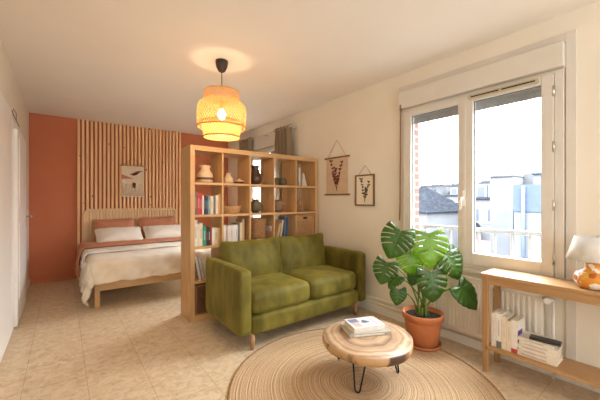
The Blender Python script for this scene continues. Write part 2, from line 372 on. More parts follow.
# ------------------------------------------------------------------ windows
def window(name, w, boxed, latch=True):
    y0, y1, z0, z1 = w; f = .022
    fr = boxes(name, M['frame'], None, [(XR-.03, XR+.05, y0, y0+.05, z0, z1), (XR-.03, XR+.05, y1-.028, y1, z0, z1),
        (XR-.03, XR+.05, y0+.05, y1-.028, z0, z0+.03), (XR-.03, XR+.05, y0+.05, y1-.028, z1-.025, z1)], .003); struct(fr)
    ym = (y0+y1)/2+.015
    for k, (a, b) in enumerate(((y0+.052, ym-.006), (ym+.006, y1-.03))):
        s = .068 if k == 0 else .07
        ia, ib = a+s, b-(.062 if k == 0 else .085)
        if k == 1: ia = a+.045
        za, zb = z0+.032, z1-.027
        sash = boxes('sash', M['frame'], fr, [(XR-.045, XR+.015, a, ia, za, zb), (XR-.045, XR+.015, ib, b, za, zb),
            (XR-.045, XR+.015, ia, ib, za, za+.095), (XR-.045, XR+.015, ia, ib, zb-.055, zb)], .004)
        boxes('glass_pane', M['glass'], sash, [(XR-.012, XR-.008, ia, ib, za+.095, zb-.055)])
        boxes('rubber_gasket', cmat((.16, .16, .17)), sash, [(XR-.02, XR-.012, ia, ia+.006, za+.1, zb-.06), (XR-.02, XR-.012, ib-.006, ib, za+.1, zb-.06), (XR-.02, XR-.012, ia, ib, zb-.061, zb-.055)])
        boxes('rolled_shutter_edge', cmat((.34, .345, .35)), fr, [(XR+.052, XR+.068, ia-.03, ib+.03, zb-.115+.042*q, zb-.077+.042*q) for q in range(2)] + [(XR+.056, XR+.062, ia-.03, ib+.03, zb-.11, zb-.02)])
    def hd(bm):
        box(bm, XR-.056, XR-.045, ym-.012, ym+.012, 1.17, 1.30, .002); tube(bm, [(XR-.05, ym, 1.24), (XR-.085, ym, 1.24), (XR-.09, ym+.005, 1.22), (XR-.09, ym+.012, 1.14)], .008)
    part('window_handle', M['white'], fr, hd)
    bm = bmesh.new(); box(bm, XR-.05, XR-.045, ym-.012, ym+.016, z0+.04, z1-.03, .002); build('meeting_cover_strip', bm, M['frame'], fr)
    if boxed:
        for z in (.78, 1.15, 1.55, 1.93):
            part('hinge', M['chrome'], fr, lambda bm: tube(bm, [(XR-.04, y0+.053, z), (XR-.04, y0+.053, z+.07)], .008))
        vt = boxes('vent_grille', cmat((.52, .45, .30)), fr, [(XR-.062, XR-.045, y0+.13, y0+.60, z1-.068, z1-.035)], .003)
        boxes('vent_slot', M['black'], vt, [(XR-.064, XR-.0615, y0+.15, y0+.36, z1-.056, z1-.047), (XR-.064, XR-.0615, y0+.38, y0+.58, z1-.056, z1-.047)])
    return fr
wa = window('window_1', w1, True)
sb = boxes('shutter_box', M['frame'], wa, [(XR-.075, XR, w1[0]-.006, w1[1]+.005, 2.112, 2.275)], .004)
def crank(bm):
    tube(bm, [(XR-.07, 1.775, 2.10), (XR-.075, 1.775, 2.05), (XR-.06, 1.79, 1.2), (XR-.055, 1.80, 1.02)], .006)
    tube(bm, [(XR-.07, 1.775, 2.15), (XR-.07, 1.775, 2.09)], .011)
part('shutter_crank', M['darkwood'], wa, crank)
wb = window('window_2', w2, False)
boxes('shutter_box', M['frame'], wb, [(XR-.06, XR, w2[0]-.05, w2[1]+.05, 2.082, 2.26)], .004)
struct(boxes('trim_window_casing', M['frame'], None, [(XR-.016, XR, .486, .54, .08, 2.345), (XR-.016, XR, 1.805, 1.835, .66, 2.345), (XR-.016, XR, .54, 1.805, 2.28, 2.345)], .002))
struct(boxes('trim_window_sill', M['frame'], None, [(XR-.05, XR, .545, 1.80, .63, .659), (XR-.02, XR, .545, 1.80, .585, .629)], .004))
struct(boxes('trim_sill_outside', M['render_white'], None, [(XR+.05, XO+.06, .545, 1.80, .62, .655)]))

# railing outside the living window
rl = thing('balcony_railing', 'white painted metal railing just outside the big window', 'railing', (3.02, 0, 0))
rm = mat('white railing paint', (.22, .223, .23), .5, spec=0)
boxes('top_rail', rm, rl, [(-.02, .02, .2, 3.2, .93, .965)], .004); boxes('bottom_rail', rm, rl, [(-.015, .015, .2, 3.2, .665, .69)], .003)
y = .315
while y < 3.1:
    boxes('baluster', rm, rl, [(-.011, .011, y-.011, y+.011, .6, .93)], .002); y += .13
boxes('bracket', rm, rl, [(-.08, -.011, 1.95, 1.98, .67, .70)])

# ------------------------------------------------------------------ outside
G0 = -3.2
struct(boxes('ground', M['asphalt'], None, [(3.3, 90, -40, 90, G0-.2, G0)]))
def house(name, label, x0, x1, y0, y1, eave, ridge, wallm, wins, hip=1.2, dormers=0, chim=0):
    t = thing(name, label, 'building', (x0, y0, G0)); dx, dy = x1-x0, y1-y0; e = eave-G0; rg = ridge-G0
    boxes('wall', wallm, t, [(0, dx, 0, dy, 0, e)])
    def rf(bm):
        o = .15
        v = [bm.verts.new(p) for p in ((-o, -o, e), (dx+o, -o, e), (dx+o, dy+o, e), (-o, dy+o, e), (dx/2, hip, rg), (dx/2, dy-hip, rg))]
        for f in ((0, 1, 4), (1, 2, 5, 4), (2, 3, 5), (3, 0, 4, 5), (3, 2, 1, 0)): bm.faces.new([v[i] for i in f])
    part('roof', M['slate'], t, rf)
    for (a, b, c, h) in wins:
        w = boxes('window', M['white'], t, [(-.05, .0, a-.08, b+.08, c-.08, c+h+.08)]); boxes('pane', M['dark_glass'], w, [(-.06, -.05, a, b, c, c+h)])
    for k in range(dormers):
        yy = dy*(k+.7)/(dormers+.4)
        dm = boxes('dormer', wallm, t, [(.15, dx/2, yy-.45, yy+.45, e, e+(rg-e)*.75)]); boxes('pane', M['dark_glass'], dm, [(.13, .15, yy-.25, yy+.25, e+.2, e+(rg-e)*.6)])
    for k in range(chim):
        yy = hip+(dy-2*hip)*(k+.5)/chim
        boxes('chimney', M['brick'], t, [(dx/2-.3, dx/2+.3, yy-.5, yy+.5, rg-.4, rg+.7)])
    return t
house('town_house', 'white rendered house with hipped slate roof, seen leftmost through the window', 15.5, 20.5, 8.9, 13.5, .55, 2.1, M['render_white'],
      [(.7, 1.2, 2.3, .9), (2.1, 2.6, 2.3, .9), (3.4, 3.9, 2.3, .9)], hip=1.6, chim=1)
house('mansard_house', 'distant grey mansard house with dormers, behind the white house', 36, 44, 17.6, 25, 1.4, 3.3, M['render_grey'], [(2, 3, 2.5, 1.3), (4, 5, 2.5, 1.3)], hip=1, dormers=3, chim=2)
house('mansard_house', 'distant grey slate roofed house just left of the window handle', 34, 41, 14.2, 17.3, 1.7, 2.9, M['render_white'], [(.6, 1.2, 3, 1.2), (1.9, 2.5, 3, 1.2)], hip=.8, dormers=2, chim=1)
house('mansard_house', 'grey roofed house with pale dormers left of the tall blank block', 28, 34, 9.6, 12.9, 1.3, 3.0, M['render_white'], [(.5, 1.1, 2.6, 1.1), (1.7, 2.3, 2.6, 1.1)], hip=.6, dormers=3)
house('long_shed', 'low dark slate roofed building in front of the distant houses', 24, 27.6, 11.0, 14.6, -1.3, .3, M['render_grey'], [(.6, 1.2, .9, .8)], hip=.3)
t = thing('apartment_block', 'tall blank pale grey block in the middle of the right pane', 'building', (18, 5.69, G0))
boxes('wall', mat('pale block render', (.11, .113, .124), .9, (.085, .088, .10), .7, spec=0), t, [(0, 5, 0, 1.05, 0, 2.42-G0)]); boxes('parapet', M['render_grey'], t, [(-.06, 5.06, -.02, 1.1, 2.42-G0, 2.5-G0)])
boxes('roof_hut', M['render_grey'], t, [(1.5, 4.5, -1.1, 0, 0, 2.62-G0)]); part('antenna', M['black'], t, lambda bm: (tube(bm, [(2, -.5, 2.6-G0), (2, -.5, 3.5-G0)], .02), tube(bm, [(2, -.9, 3.4-G0), (2, -.1, 3.4-G0)], .015)))
t = thing('office_building', 'white building with blue grey upper band at the right of the window', 'building', (15, 2.6, G0))
boxes('wall', M['render_white'], t, [(0, 4, 0, 2.1, 0, .74-G0)]); boxes('cladding_band', M['blue_clad'], t, [(-.03, 4, -.02, 2.12, .74-G0, 1.85-G0)])
boxes('penthouse', M['render_white'], t, [(1.2, 3.6, 0, 1.75, 1.85-G0, 2.35-G0)]); boxes('penthouse_roof', M['blue_clad'], t, [(1.1, 3.7, -.1, 1.85, 2.35-G0, 2.42-G0)])
part('downpipe', M['blue_clad'], t, lambda bm: tube(bm, [(-.1, 1.75, 0), (-.1, 1.75, 1.8-G0)], .07))
def car(x, y, rz, label, c):
    t = thing('parked_car', label, 'car', (x, y, G0), rz, 'cars parked in the yard below the window')
    def bd(bm):
        pr = [(-2.1, .35), (-2.1, .8), (-1.3, .92), (-.7, 1.4), (.7, 1.42), (1.4, .98), (2.1, .85), (2.15, .35)]
        a = [bm.verts.new((p, -.82, z)) for p, z in pr]; b = [bm.verts.new((p, .82, z)) for p, z in pr]; n = len(pr)
        bm.faces.new(a); bm.faces.new(b[::-1])
        for i in range(n): bm.faces.new((a[i], b[i], b[(i+1) % n], a[(i+1) % n]))
    part('body', cmat(c, .3), t, bd)
    boxes('side_windows', M['dark_glass'], t, [(-.8, .9, -.83, .83, .95, 1.3)])
    for sx in (-1.35, 1.35):
        for sy in (-.78, .78):
            part('wheel', M['black'], t, lambda bm: tube(bm, [(sx, sy-.1, .32), (sx, sy+.1, .32)], .32, 16))
car(23.6, 8.1, 0, 'dark blue car parked behind the pale grey car outside', (.05, .07, .12))
car(18.4, 7.75, 0, 'pale grey car parked nearest the window outside', (.3, .3, .32))
car(24, 9.9, 0, 'dark red car parked beside the low shed outside', (.2, .03, .03))

# ------------------------------------------------------------------ radiator and pipes
rd = thing('radiator', 'cream panel radiator on the wall under the window', 'radiator', (XR, 0, 0))
def radp(bm):
    box(bm, -.062, -.02, .655, 1.47, .115, .575, .006)
    y = .69
    while y < 1.44: box(bm, -.073, -.058, y, y+.018, .15, .54, .005); y += .0335
part('panel', M['radiator'], rd, radp)
boxes('top_grille', M['radiator'], rd, [(-.072, -.015, .65, 1.475, .5755, .59)], .004)
part('valve', M['white'], rd, lambda bm: (tube(bm, [(-.05, .655, .535), (-.05, .60, .535)], .012), tube(bm, [(-.05, .635, .535), (-.1, .62, .535)], .02, 12)))
boxes('wall_bracket', M['white'], rd, [(-.02, 0, .8, .83, .2, .5), (-.02, 0, 1.3, 1.33, .2, .5)])
part('pipe', M['white'], rd, lambda bm: tube(bm, [(-.05, .598, .54), (-.05, .598, 0)], .008))
for i, z in enumerate((.115, .165)):
    bm = bmesh.new(); tube(bm, [(XR-.03, 1.5, z), (XR-.03, 3.02, z)], .009); box(bm, XR-.03, XR, 1.9, 1.92, z-.012, z+.012); box(bm, XR-.03, XR, 2.6, 2.62, z-.012, z+.012)
    tag(build('heating_pipe', bm, M['radiator']), ('lower' if i == 0 else 'upper')+' of two cream pipes running along the wall above the baseboard', 'pipe', 'heating pipes along the window wall')

# ------------------------------------------------------------------ slatted panel
def slats(bm):
    n = 28
    for i in range(n):
        x = .178 + i*(1.735-.178-.034)/(n-1)
        box(bm, x, x+.034, YB-.048, YB, .0, H, .003, seg=1)
o = part('slat_panel', M['pine'], None, slats)
tag(o, 'vertical pale wood slat panel on the terracotta wall behind the bed', 'wall panel')

# wall hanging
wh = thing('wall_hanging', 'cream woven wall hanging with dark brown shapes on the slats above the bed', 'wall hanging', (.94, YB-.062, 1.27))
def wv(bm):
    box(bm, -.168, .168, -.006, .006, .0, .52, .002)
part('weaving', M['weave'], wh, wv)
bm = bmesh.new(); tube(bm, [(-.19, 0, .527), (.19, 0, .527)], .008); build('rod', bm, M['oak'], wh)
bm = bmesh.new(); tube(bm, [(-.16, 0, .53), (0, .004, .66), (.16, 0, .53)], .003); build('cord', bm, M['cord'], wh)
def blob(bm, pts, yy=-.011, th=.005):
    a = [bm.verts.new((x, yy, z)) for x, z in pts]; b = [bm.verts.new((x, yy+th, z)) for x, z in pts]; n = len(pts)
    bm.faces.new(a); bm.faces.new(b[::-1])
    for i in range(n): bm.faces.new((a[i], a[(i+1) % n], b[(i+1) % n], b[i]))
part('woven_shape', M['brownwool'], wh, lambda bm: blob(bm, [(-.05, .385), (0, .40), (.04, .43), (.10, .445), (.15, .44), (.10, .42), (.07, .385), (.02, .36), (-.02, .37)]))
part('woven_shape', M['rustcloth'], wh, lambda bm: blob(bm, [(-.165, .30), (-.165, .375), (-.11, .355), (-.04, .325), (.02, .31), (-.06, .305)]))
part('woven_shape', M['brownwool'], wh, lambda bm: blob(bm, [(-.015, .15), (-.015, .22), (.0, .245), (.03, .245), (.045, .22), (.045, .15)]))
def fr_(bm):
    for i in range(26):
        x = -.16+.32*i/25; tube(bm, [(x, -.009, .18+.05*math.sin(i*1.7)), (x+.003, -.012, .02)], .0035, 5)
part('fringe', M['weave'], wh, fr_)

# ------------------------------------------------------------------ bed
bd = thing('double_bed', 'light oak double bed against the slatted wall', 'bed', (.28, 4.12, 0))   # local: x 0..1.42, y 0..1.74
def hb(bm):
    # frame with rounded upper corners
    X0, X1, Z0, Z1, R = -.03, 1.37, .12, 1.08, .09
    out = [(X0, Z0)] + [(X0+R-R*math.cos(a), Z1-R+R*math.sin(a)) for a in [i*PI/2/8 for i in range(9)]] + [(X1-R+R*math.sin(a), Z1-R+R*math.cos(a)) for a in [i*PI/2/8 for i in range(9)]] + [(X1, Z0)]
    w = .035; r = R-w
    inn = [(X0+w, Z0)] + [(X0+w+r-r*math.cos(a), Z1-w-r+r*math.sin(a)) for a in [i*PI/2/8 for i in range(9)]] + [(X1-w-r+r*math.sin(a), Z1-w-r+r*math.cos(a)) for a in [i*PI/2/8 for i in range(9)]] + [(X1-w, Z0)]
    q = [[bm.verts.new((x, yy, z)) for x, z in L] for L in (out, inn) for yy in (1.68, 1.735)]
    of, ob, inf, inb = q[0], q[1], q[2], q[3]
    for i in range(len(out)-1):
        for a, b in ((of, inf), (inf, inb), (inb, ob), (ob, of)):
            bm.faces.new((a[i], a[i+1], b[i+1], b[i]))
    for L in (0, -1): bm.faces.new((of[L], inf[L], inb[L], ob[L]))
part('headboard_frame', M['oak_pale'], bd, hb)
def hs(bm):
    for i in range(30):
        x = .004 + i*.0447
        if x+.03 > 1.335: break
        box(bm, x, x+.037, 1.70, 1.715, .14, 1.045, .005)
part('headboard_slats', M['oak_pale'], bd, hs)
boxes('headboard_panel', M['oak_pale'], bd, [(.006, 1.334, 1.715, 1.732, .14, 1.044)])
boxes('footboard_rail', M['oak_x'], bd, [(0, 1.40, 0, .03, .19, .285)], .004)
for x in (.0, 1.37): boxes('side_rail', M['oak_y'], bd, [(x, x+.03, .031, 1.68, .19, .285)], .004)
for x, y in ((-.0, .0), (1.34, .0), (0, 1.62), (1.34, 1.62)): 
    boxes('leg', M['oak'], bd, [(x+.004, x+.056, y+.032, y+.084, 0, .28)] if y < 1 else [(x+.03, x+.08, y, y+.05, 0, .28)], .004)
bm = bmesh.new(); cushion(bm, 1.33, 1.60, .24, .05, .02, 10, .002, mtx=Matrix.Translation((.70, .84, .385))); build('mattress', bm, M['linen_white'], bd)

def drape(name, mats, xr, yr, ztop, xe, ye, seed, th, fold=.019, nx=90, ny=80, xe2=None, lump=.012):
    """cloth over the mattress: flat inside xe.., ye.., hanging where it passes the edges"""
    bm = bmesh.new(); g = []
    for j in range(ny+1):
        row = []
        for i in range(nx+1):
            s = xr[0]+(xr[1]-xr[0])*i/nx; t = yr[0]+(yr[1]-yr[0])*j/ny
            cx = max(xe, s); dx = cx-s
            if xe2 is not None and s > xe2: cx = xe2; dx = -(s-xe2)
            cy = max(ye, t); dy = cy-t
            d = math.hypot(dx, dy); R = .045
            if d > 1e-6:
                ux, uy = -dx/d, -dy/d
                if d < R*PI/2: o = R*math.sin(d/R); z = -R*(1-math.cos(d/R))
                else: o = R+.10*(d-R*PI/2); z = -R-(d-R*PI/2)
                per = s*1.0 if abs(dy) > abs(dx) else t
                ang = math.atan2(dy, dx)
                o += fold*min(1, d/.22)*(math.sin((s+t)*19+seed+ang*5)+.5*math.sin((s-t)*37+seed*2))
                o = max(o, .03 if d > R else 0)
            else: ux = uy = o = z = 0
            n = lump*noise.noise(Vector((s*4.2+seed, t*4.2, seed))) + lump*.6*noise.noise(Vector((s*10+seed, t*10, 3)))
            row.append(bm.verts.new((cx+ux*o, cy+uy*o, ztop+z+(n if d < R else n*.3)+lump)))
        g.append(row)
    for j in range(ny):
        for i in range(nx):
            f = bm.faces.new((g[j][i], g[j][i+1], g[j+1][i+1], g[j+1][i])); f.smooth = True
    o = build(name, bm, mats); m = o.modifiers.new('s', 'SOLIDIFY'); m.thickness = th; m.offset = 1
    return o
dv = drape('duvet', M['duvet'], (-.14, 2.0), (3.85, 5.05), .515, .285, 4.11, 1.3, .02, xe2=1.67)
tag(dv, 'cream linen duvet spread over the bed and hanging over its foot', 'duvet')
df = drape('folded_duvet_top', M['linen_white'], (.04, 1.9), (4.56, 5.02), .549, .262, 4.0, 4.1, .018, xe2=1.69, lump=.008, fold=.012)
tag(df, 'ivory top sheet turned back across the middle of the bed', 'bed sheet')
rs = drape('rust_blanket', M['rustcloth'], (-.16, 1.95), (4.90, 5.42), .580, .235, 4.0, 2.2, .014, xe2=1.71, lump=.008, fold=.012)
tag(rs, 'rust linen blanket band across the bed just below the pillows', 'blanket')
def pillow(x, y, z, sx, sy, sz, rx, m, name, label, seed, rz=0):
    mt = Matrix.Rotation(rx, 4, 'X')
    bm = bmesh.new(); cushion(bm, sx, sy, sz, .06, .35, 14, .009, seed, mt, pinch=.72)
    o = build(name, bm, m, None, (x, y, z), (0, 0, rz)); return tag(o, label, 'pillow', 'pillows on the bed')
pillow(.66, 5.67, .735, .56, .38, .12, 1.2, M['rustcloth'], 'pillow', 'left rust pillow standing against the headboard', 1)
pillow(1.29, 5.67, .745, .56, .38, .12, 1.2, M['rustcloth'], 'pillow', 'right rust pillow standing against the headboard', 2)
pillow(.70, 5.47, .665, .62, .36, .15, .62, M['linen_white'], 'pillow', 'left ivory pillow in front of the rust pillow', 3, .03)
pillow(1.36, 5.47, .668, .62, .36, .15, .62, M['linen_white'], 'pillow', 'right ivory pillow in front of the rust pillow', 4, -.03)

# ------------------------------------------------------------------ shelf divider
SX, SY, SD = 1.0, 3.07, .31
sh = thing('cube_shelf', 'tall light wood open cube shelf dividing the room behind the sofa', 'shelf', (SX, SY, 0))
SW, ST, SH = 1.672, .045, 1.77
boxes('side_panel', M['oak'], sh, [(0, ST, 0, SD, 0, SH)], .002); boxes('side_panel', M['oak'], sh, [(SW-ST, SW, 0, SD, 0, SH)], .002)
boxes('top_panel', M['oak_x'], sh, [(ST, SW-ST, 0, SD, SH-.05, SH)], .002); boxes('bottom_panel', M['oak_x'], sh, [(ST, SW-ST, 0, SD, .0, .06)], .002)
DV = [1.342-SX, 1.669-SX, 1.989-SX, 2.317-SX]; LV = [.40, .745, 1.07, 1.40]
for x in DV: boxes('divider', M['oak'], sh, [(x-.009, x+.009, .002, SD-.002, .06, SH-.05)], .001)
for z in LV: boxes('shelf_board', M['oak_x'], sh, [(ST, SW-ST, .001, SD-.001, z-.024, z)], .001)
EDG = [SX+ST] + [x+SX for x in DV] + [SX+SW-ST]
def cell(c, r):  # left x, right x, base z
    zb = {0: 1.40, 1: 1.07, 2: .745, 3: .40, 4: .06}[r]
    return EDG[c]+.010, EDG[c+1]-.010, zb

def book(x, y, z, th, h, dp, c, label, lean=0, group=None, title=None, rz=0):
    """upright book, spine towards -y; lean tips the top towards +x (radians)"""
    t = thing('book', label, 'book', (x, y, z), rz, group)
    pv = Matrix.Rotation(lean, 4, 'Y')
    if lean < 0: pv = Matrix.Translation((th, 0, 0)) @ pv @ Matrix.Translation((-th, 0, 0))
    def cv(bm):
        c_ = .0018
        for b in ((0, c_, 0, dp, 0, h), (th-c_, th, 0, dp, 0, h), (c_, th-c_, 0, c_, 0, h)): box(bm, *b, mtx=pv)
    part('cover', cmat(c), t, cv)
    bm = bmesh.new(); box(bm, .0018, th-.0018, .0018, dp-.005, .003, h-.003, mtx=pv); build('pages', bm, M['paper'], t)
    if title:
        bm = bmesh.new(); box(bm, th*.36, th*.64, -.0009, 0, h*.3, h*.75, mtx=pv); build('spine_title', bm, cmat([a_*.55+b_*.45 for a_, b_ in zip(title, c)]), t)
    return t
WH, CR, RD, BK, NV, TL, GN, TN, OR, PK, GY = (.78, .74, .68), (.74, .62, .42), (.52, .04, .035), (.02, .02, .022), (.03, .055, .12), (.20, .30, .33), (.03, .28, .19), (.60, .42, .22), (.62, .36, .15), (.58, .38, .36), (.16, .15, .15)
def row(c, r, specs, grp, x0=None, y=SY+.05):
    L, R_, zb = cell(c, r); x = (x0 if x0 is not None else L+.002)
    for (th, h, col, lab, tt) in specs:
        th *= 1.19
        book(x, y+random.uniform(0, .012), zb, th, h, .16, col, lab, group=grp, title=tt); x += th+.001
row(0, 1, [(.024, .235, GY, 'dark grey patterned book at the left end of the upper book row', (.5, .42, .35)),
    (.027, .222, RD, 'thick bright red book in the upper book row', (.75, .5, .35)), (.015, .21, (.40, .03, .05), 'thin crimson book next to the thick red book', WH),
    (.014, .195, WH, 'thin white book between the crimson and the black one', GY),
    (.019, .193, BK, 'black book in the middle of the upper book row', (.4, .4, .4)), (.018, .19, NV, 'navy book beside the black one in the upper book row', (.3, .45, .5)),
    (.020, .19, TL, 'grey teal book in the upper book row', (.7, .7, .6)), (.028, .192, CR, 'cream book right of the grey teal book', (.5, .2, .1)),
    (.018, .186, GY, 'narrow charcoal book in the right half of the upper book row', None), (.026, .20, WH, 'white book with tan neighbour near the right of the upper row', TN),
    (.032, .218, OR, 'thick orange tan book at the right end of the upper row', (.7, .5, .3))], 'books in the upper left shelf cell')
row(0, 2, [(.026, .27, WH, 'tallest white book at the left end of the middle book row', GY), (.020, .232, CR, 'cream yellow book second in the middle left row', None),
    (.027, .235, (.76, .70, .58), 'wide ivory book left of the green one', GY), (.028, .205, GN, 'green book in the middle left shelf cell', (.6, .7, .6)),
    (.018, .192, BK, 'black book right of the green one', RD), (.020, .19, (.05, .02, .02), 'brown black book with light spine text beside the black one', WH),
    (.014, .185, (.35, .03, .03), 'thin dark red book right of the two black ones', None), (.022, .182, WH, 'short white book in the middle left cell', None),
    (.026, .180, (.70, .60, .36), 'pale yellow book near the right of the middle left cell', GY), (.024, .178, TN, 'tan book at the right end of the middle left row', None)], 'books in the middle left shelf cell')
row(1, 2, [(.028, .205, WH, 'white book at the left end of the second cell row', None), (.022, .195, PK, 'dusty pink book second in the second cell', (.3, .1, .15)),
    (.024, .198, WH, 'white book right of the dusty pink one', (.5, .4, .5)), (.020, .198, (.72, .66, .66), 'pale lilac book in the middle of the second cell', GY),
    (.022, .199, WH, 'white book with pink spine text in the second cell', PK), (.026, .20, (.8, .77, .74), 'wide white book left of the charcoal one', GY),
    (.022, .21, GY, 'charcoal book in the second cell', None), (.024, .222, CR, 'cream yellow book right of the charcoal one', OR),
    (.024, .262, (.50, .33, .17), 'tallest tan wooden coloured book in the second cell', None)], 'books in the second shelf cell of the middle row', x0=EDG[1]+.022)
# leaning books, row 3 left, behind the sofa arm
L0, _, z3 = cell(0, 3)
for k, (th, h, col, lab) in enumerate([(.022, .25, WH, 'leftmost white book leaning in the low cell beside the sofa arm'), (.024, .23, (.75, .68, .60), 'ivory book leaning second in the low cell beside the sofa'), (.022, .215, WH, 'third white book leaning in the low cell beside the sofa')]):
    book(L0+.055+k*.034, SY+.06, z3, th, h, .16, col, lab, -.20, 'leaning books in the low shelf cell', TL if k == 2 else GY)
book(L0+.19, SY+.05, z3, .024, .20, .15, GN, 'dark green book half hidden behind the sofa arm', .0, 'leaning books in the low shelf cell', None)
# leaning books, cell 3 row 2
L3, R3, z2 = cell(3, 2)
for k, (th, h, col, ln, lab) in enumerate([(.018, .17, WH, -.30, 'small white book leaning at the left of the fourth cell'), (.026, .20, TN, .22, 'tan book leaning right in the fourth cell'), (.026, .235, (.62, .48, .33), .16, 'beige book leaning between the tan and blue ones'),
        (.022, .27, (.10, .17, .28), .10, 'blue book, tallest in the fourth cell'), (.02, .262, (.05, .09, .17), .07, 'navy book at the right of the fourth cell')]):
    book([L3+.012, L3+.055, L3+.10, L3+.155, L3+.195][k], SY+.05, z2, th, h, .16, col, lab, ln, 'leaning books in the fourth shelf cell', None)

# pottery
def pot(name, label, cat, x, y, z, prof, m, seg=28, extra=None, group=None):
    t = thing(name, label, cat, (x, y, z), 0, group)
    bm = bmesh.new(); lathe(bm, [(r*1.0, q) for r, q in prof], seg, caps=False)
    bm.faces.new([v for v in bm.verts][:seg][::-1])
    o = build('body', bm, m, t); md = o.modifiers.new('s', 'SOLIDIFY'); md.thickness = .005; md.offset = -1
    if extra: extra(t)
    t.scale = (1.14, 1.14, 1.14)
    return t
CL = cmat((.70, .52, .33), .7, 'cream clay'); DK = mat('dark brown glaze', (.10, .045, .022), .35, (.05, .022, .012), 14); GR = mat('grey green stoneware', (.15, .11, .06), .5, (.08, .06, .03), 20)
x0, x1, z = cell(0, 0)
def band(t):
    bm = bmesh.new(); lathe(bm, [(.0745, .030), (.0775, .045), (.0755, .052)], 28, caps=False); build('painted_band', bm, cmat((.12, .07, .05)), t)
pot('jug_vase', 'cream clay vase with dark band in the top left shelf cell', 'vase', 1.205, SY+.15, z, [(.058, 0), (.072, .02), (.075, .045), (.070, .085), (.048, .115), (.044, .135), (.055, .16), (.052, .165)], CL, extra=band)
pot('bottle_vase', 'small cream bottle vase in the second cell of the top row', 'vase', 1.46, SY+.12, 1.40, [(.032, 0), (.042, .018), (.040, .05), (.018, .078), (.016, .095), (.022, .105)], CL)
def lid(t):
    bm = bmesh.new(); lathe(bm, [(.05, .024), (.042, .036), (.012, .046), (.010, .056), (.001, .058)], 24, caps=False); build('lid', bm, CL, t)
pot('low_dish', 'low dark dish with a cream lid beside the small cream bottle vase', 'dish', 1.60, SY+.14, 1.40, [(.03, 0), (.05, .012), (.053, .024), (.051, .026)], DK, extra=lid)
def handle(t):
    bm = bmesh.new(); tube(bm, bez((.045, 0, .15), (.115, 0, .15), (.066, 0, .06)), .007); build('handle', bm, DK, t)
pot('pitcher', 'dark brown glazed pitcher with handle in the top row of the shelf', 'pitcher', 1.80, SY+.13, 1.40, [(.05, 0), (.068, .03), (.073, .07), (.062, .11), (.038, .145), (.036, .17), (.047, .195), (.045, .198)], DK, extra=handle)
pot('small_cup', 'left small dark green cup in the fourth cell of the top row', 'cup', 2.085, SY+.13, 1.40, [(.035, 0), (.043, .03), (.042, .07), (.038, .082)], GR, group='dark green cups on the shelf')
pot('small_cup', 'right rounder dark green cup in the fourth cell of the top row', 'cup', 2.20, SY+.15, 1.40, [(.030, 0), (.052, .03), (.05, .055), (.035, .075), (.04, .082)], GR, group='dark green cups on the shelf')
o = boxes('white_card_box', cmat((.74, .67, .57)), None, [(0, .028, 0, .16, 0, .24)], .002, (2.415, SY+.08, 1.40)); tag(o, 'upright pale box in the top right shelf cell', 'box')
bm = bmesh.new()
v = [bm.verts.new(p) for p in ((0, 0, 0), (.09, 0, 0), (.035, 0, .17), (.015, 0, .17), (0, .10, 0), (.09, .10, 0), (.035, .10, .17), (.015, .10, .17))]
for f in ((0, 1, 2, 3), (7, 6, 5, 4), (0, 4, 5, 1), (1, 5, 6, 2), (2, 6, 7, 3), (3, 7, 4, 0)): bm.faces.new([v[i] for i in f])
tag(build('wedge_ornament', bm, cmat((.66, .58, .48)), None, (2.465, SY+.08, 1.40)), 'pale wedge shaped ornament leaning beside the upright box, top right cell', 'ornament')
# row 1
def weave_prof(r0, r1, h, n):
    p = []
    for i in range(n*4+1):
        t_ = i/(n*4); p.append((r0+(r1-r0)*math.sin(t_*PI/2)+.0035*abs(math.sin(t_*n*PI)), h*t_))
    return p
pot('small_basket', 'low honey wicker basket in the second shelf cell', 'basket', 1.50, SY+.15, 1.07, weave_prof(.075, .10, .07, 5), M['wicker_light'])
pot('bud_vase', 'small tan bud vase standing behind the low honey basket', 'vase', 1.400, SY+.255, 1.07, [(.025, 0), (.035, .03), (.02, .075), (.014, .10), (.02, .125)], CL)
pot('stoneware_vase', 'round grey green stoneware vase below the brown pitcher', 'vase', 1.81, SY+.13, 1.07, [(.035, 0), (.065, .03), (.072, .07), (.060, .105), (.033, .12), (.038, .14)], GR)
pot('stoneware_bowl', 'squat banded brown stoneware pot in the fourth cell', 'pot', 2.115, SY+.13, 1.07, [(.055, 0), (.082, .03), (.078, .045), (.088, .07), (.082, .10), (.055, .125), (.05, .132)], mat('banded stoneware', (.30, .17, .09), .6, (.14, .07, .035), 12, (1, 1, 5)))
pot('bottle_vase', 'small brown bottle vase with narrow neck above the wicker drawer', 'vase', 2.435, SY+.12, 1.07, [(.045, 0), (.052, .02), (.05, .065), (.02, .085), (.018, .11), (.024, .12)], mat('tan stoneware', (.36, .20, .09), .6, (.26, .13, .06), 20))
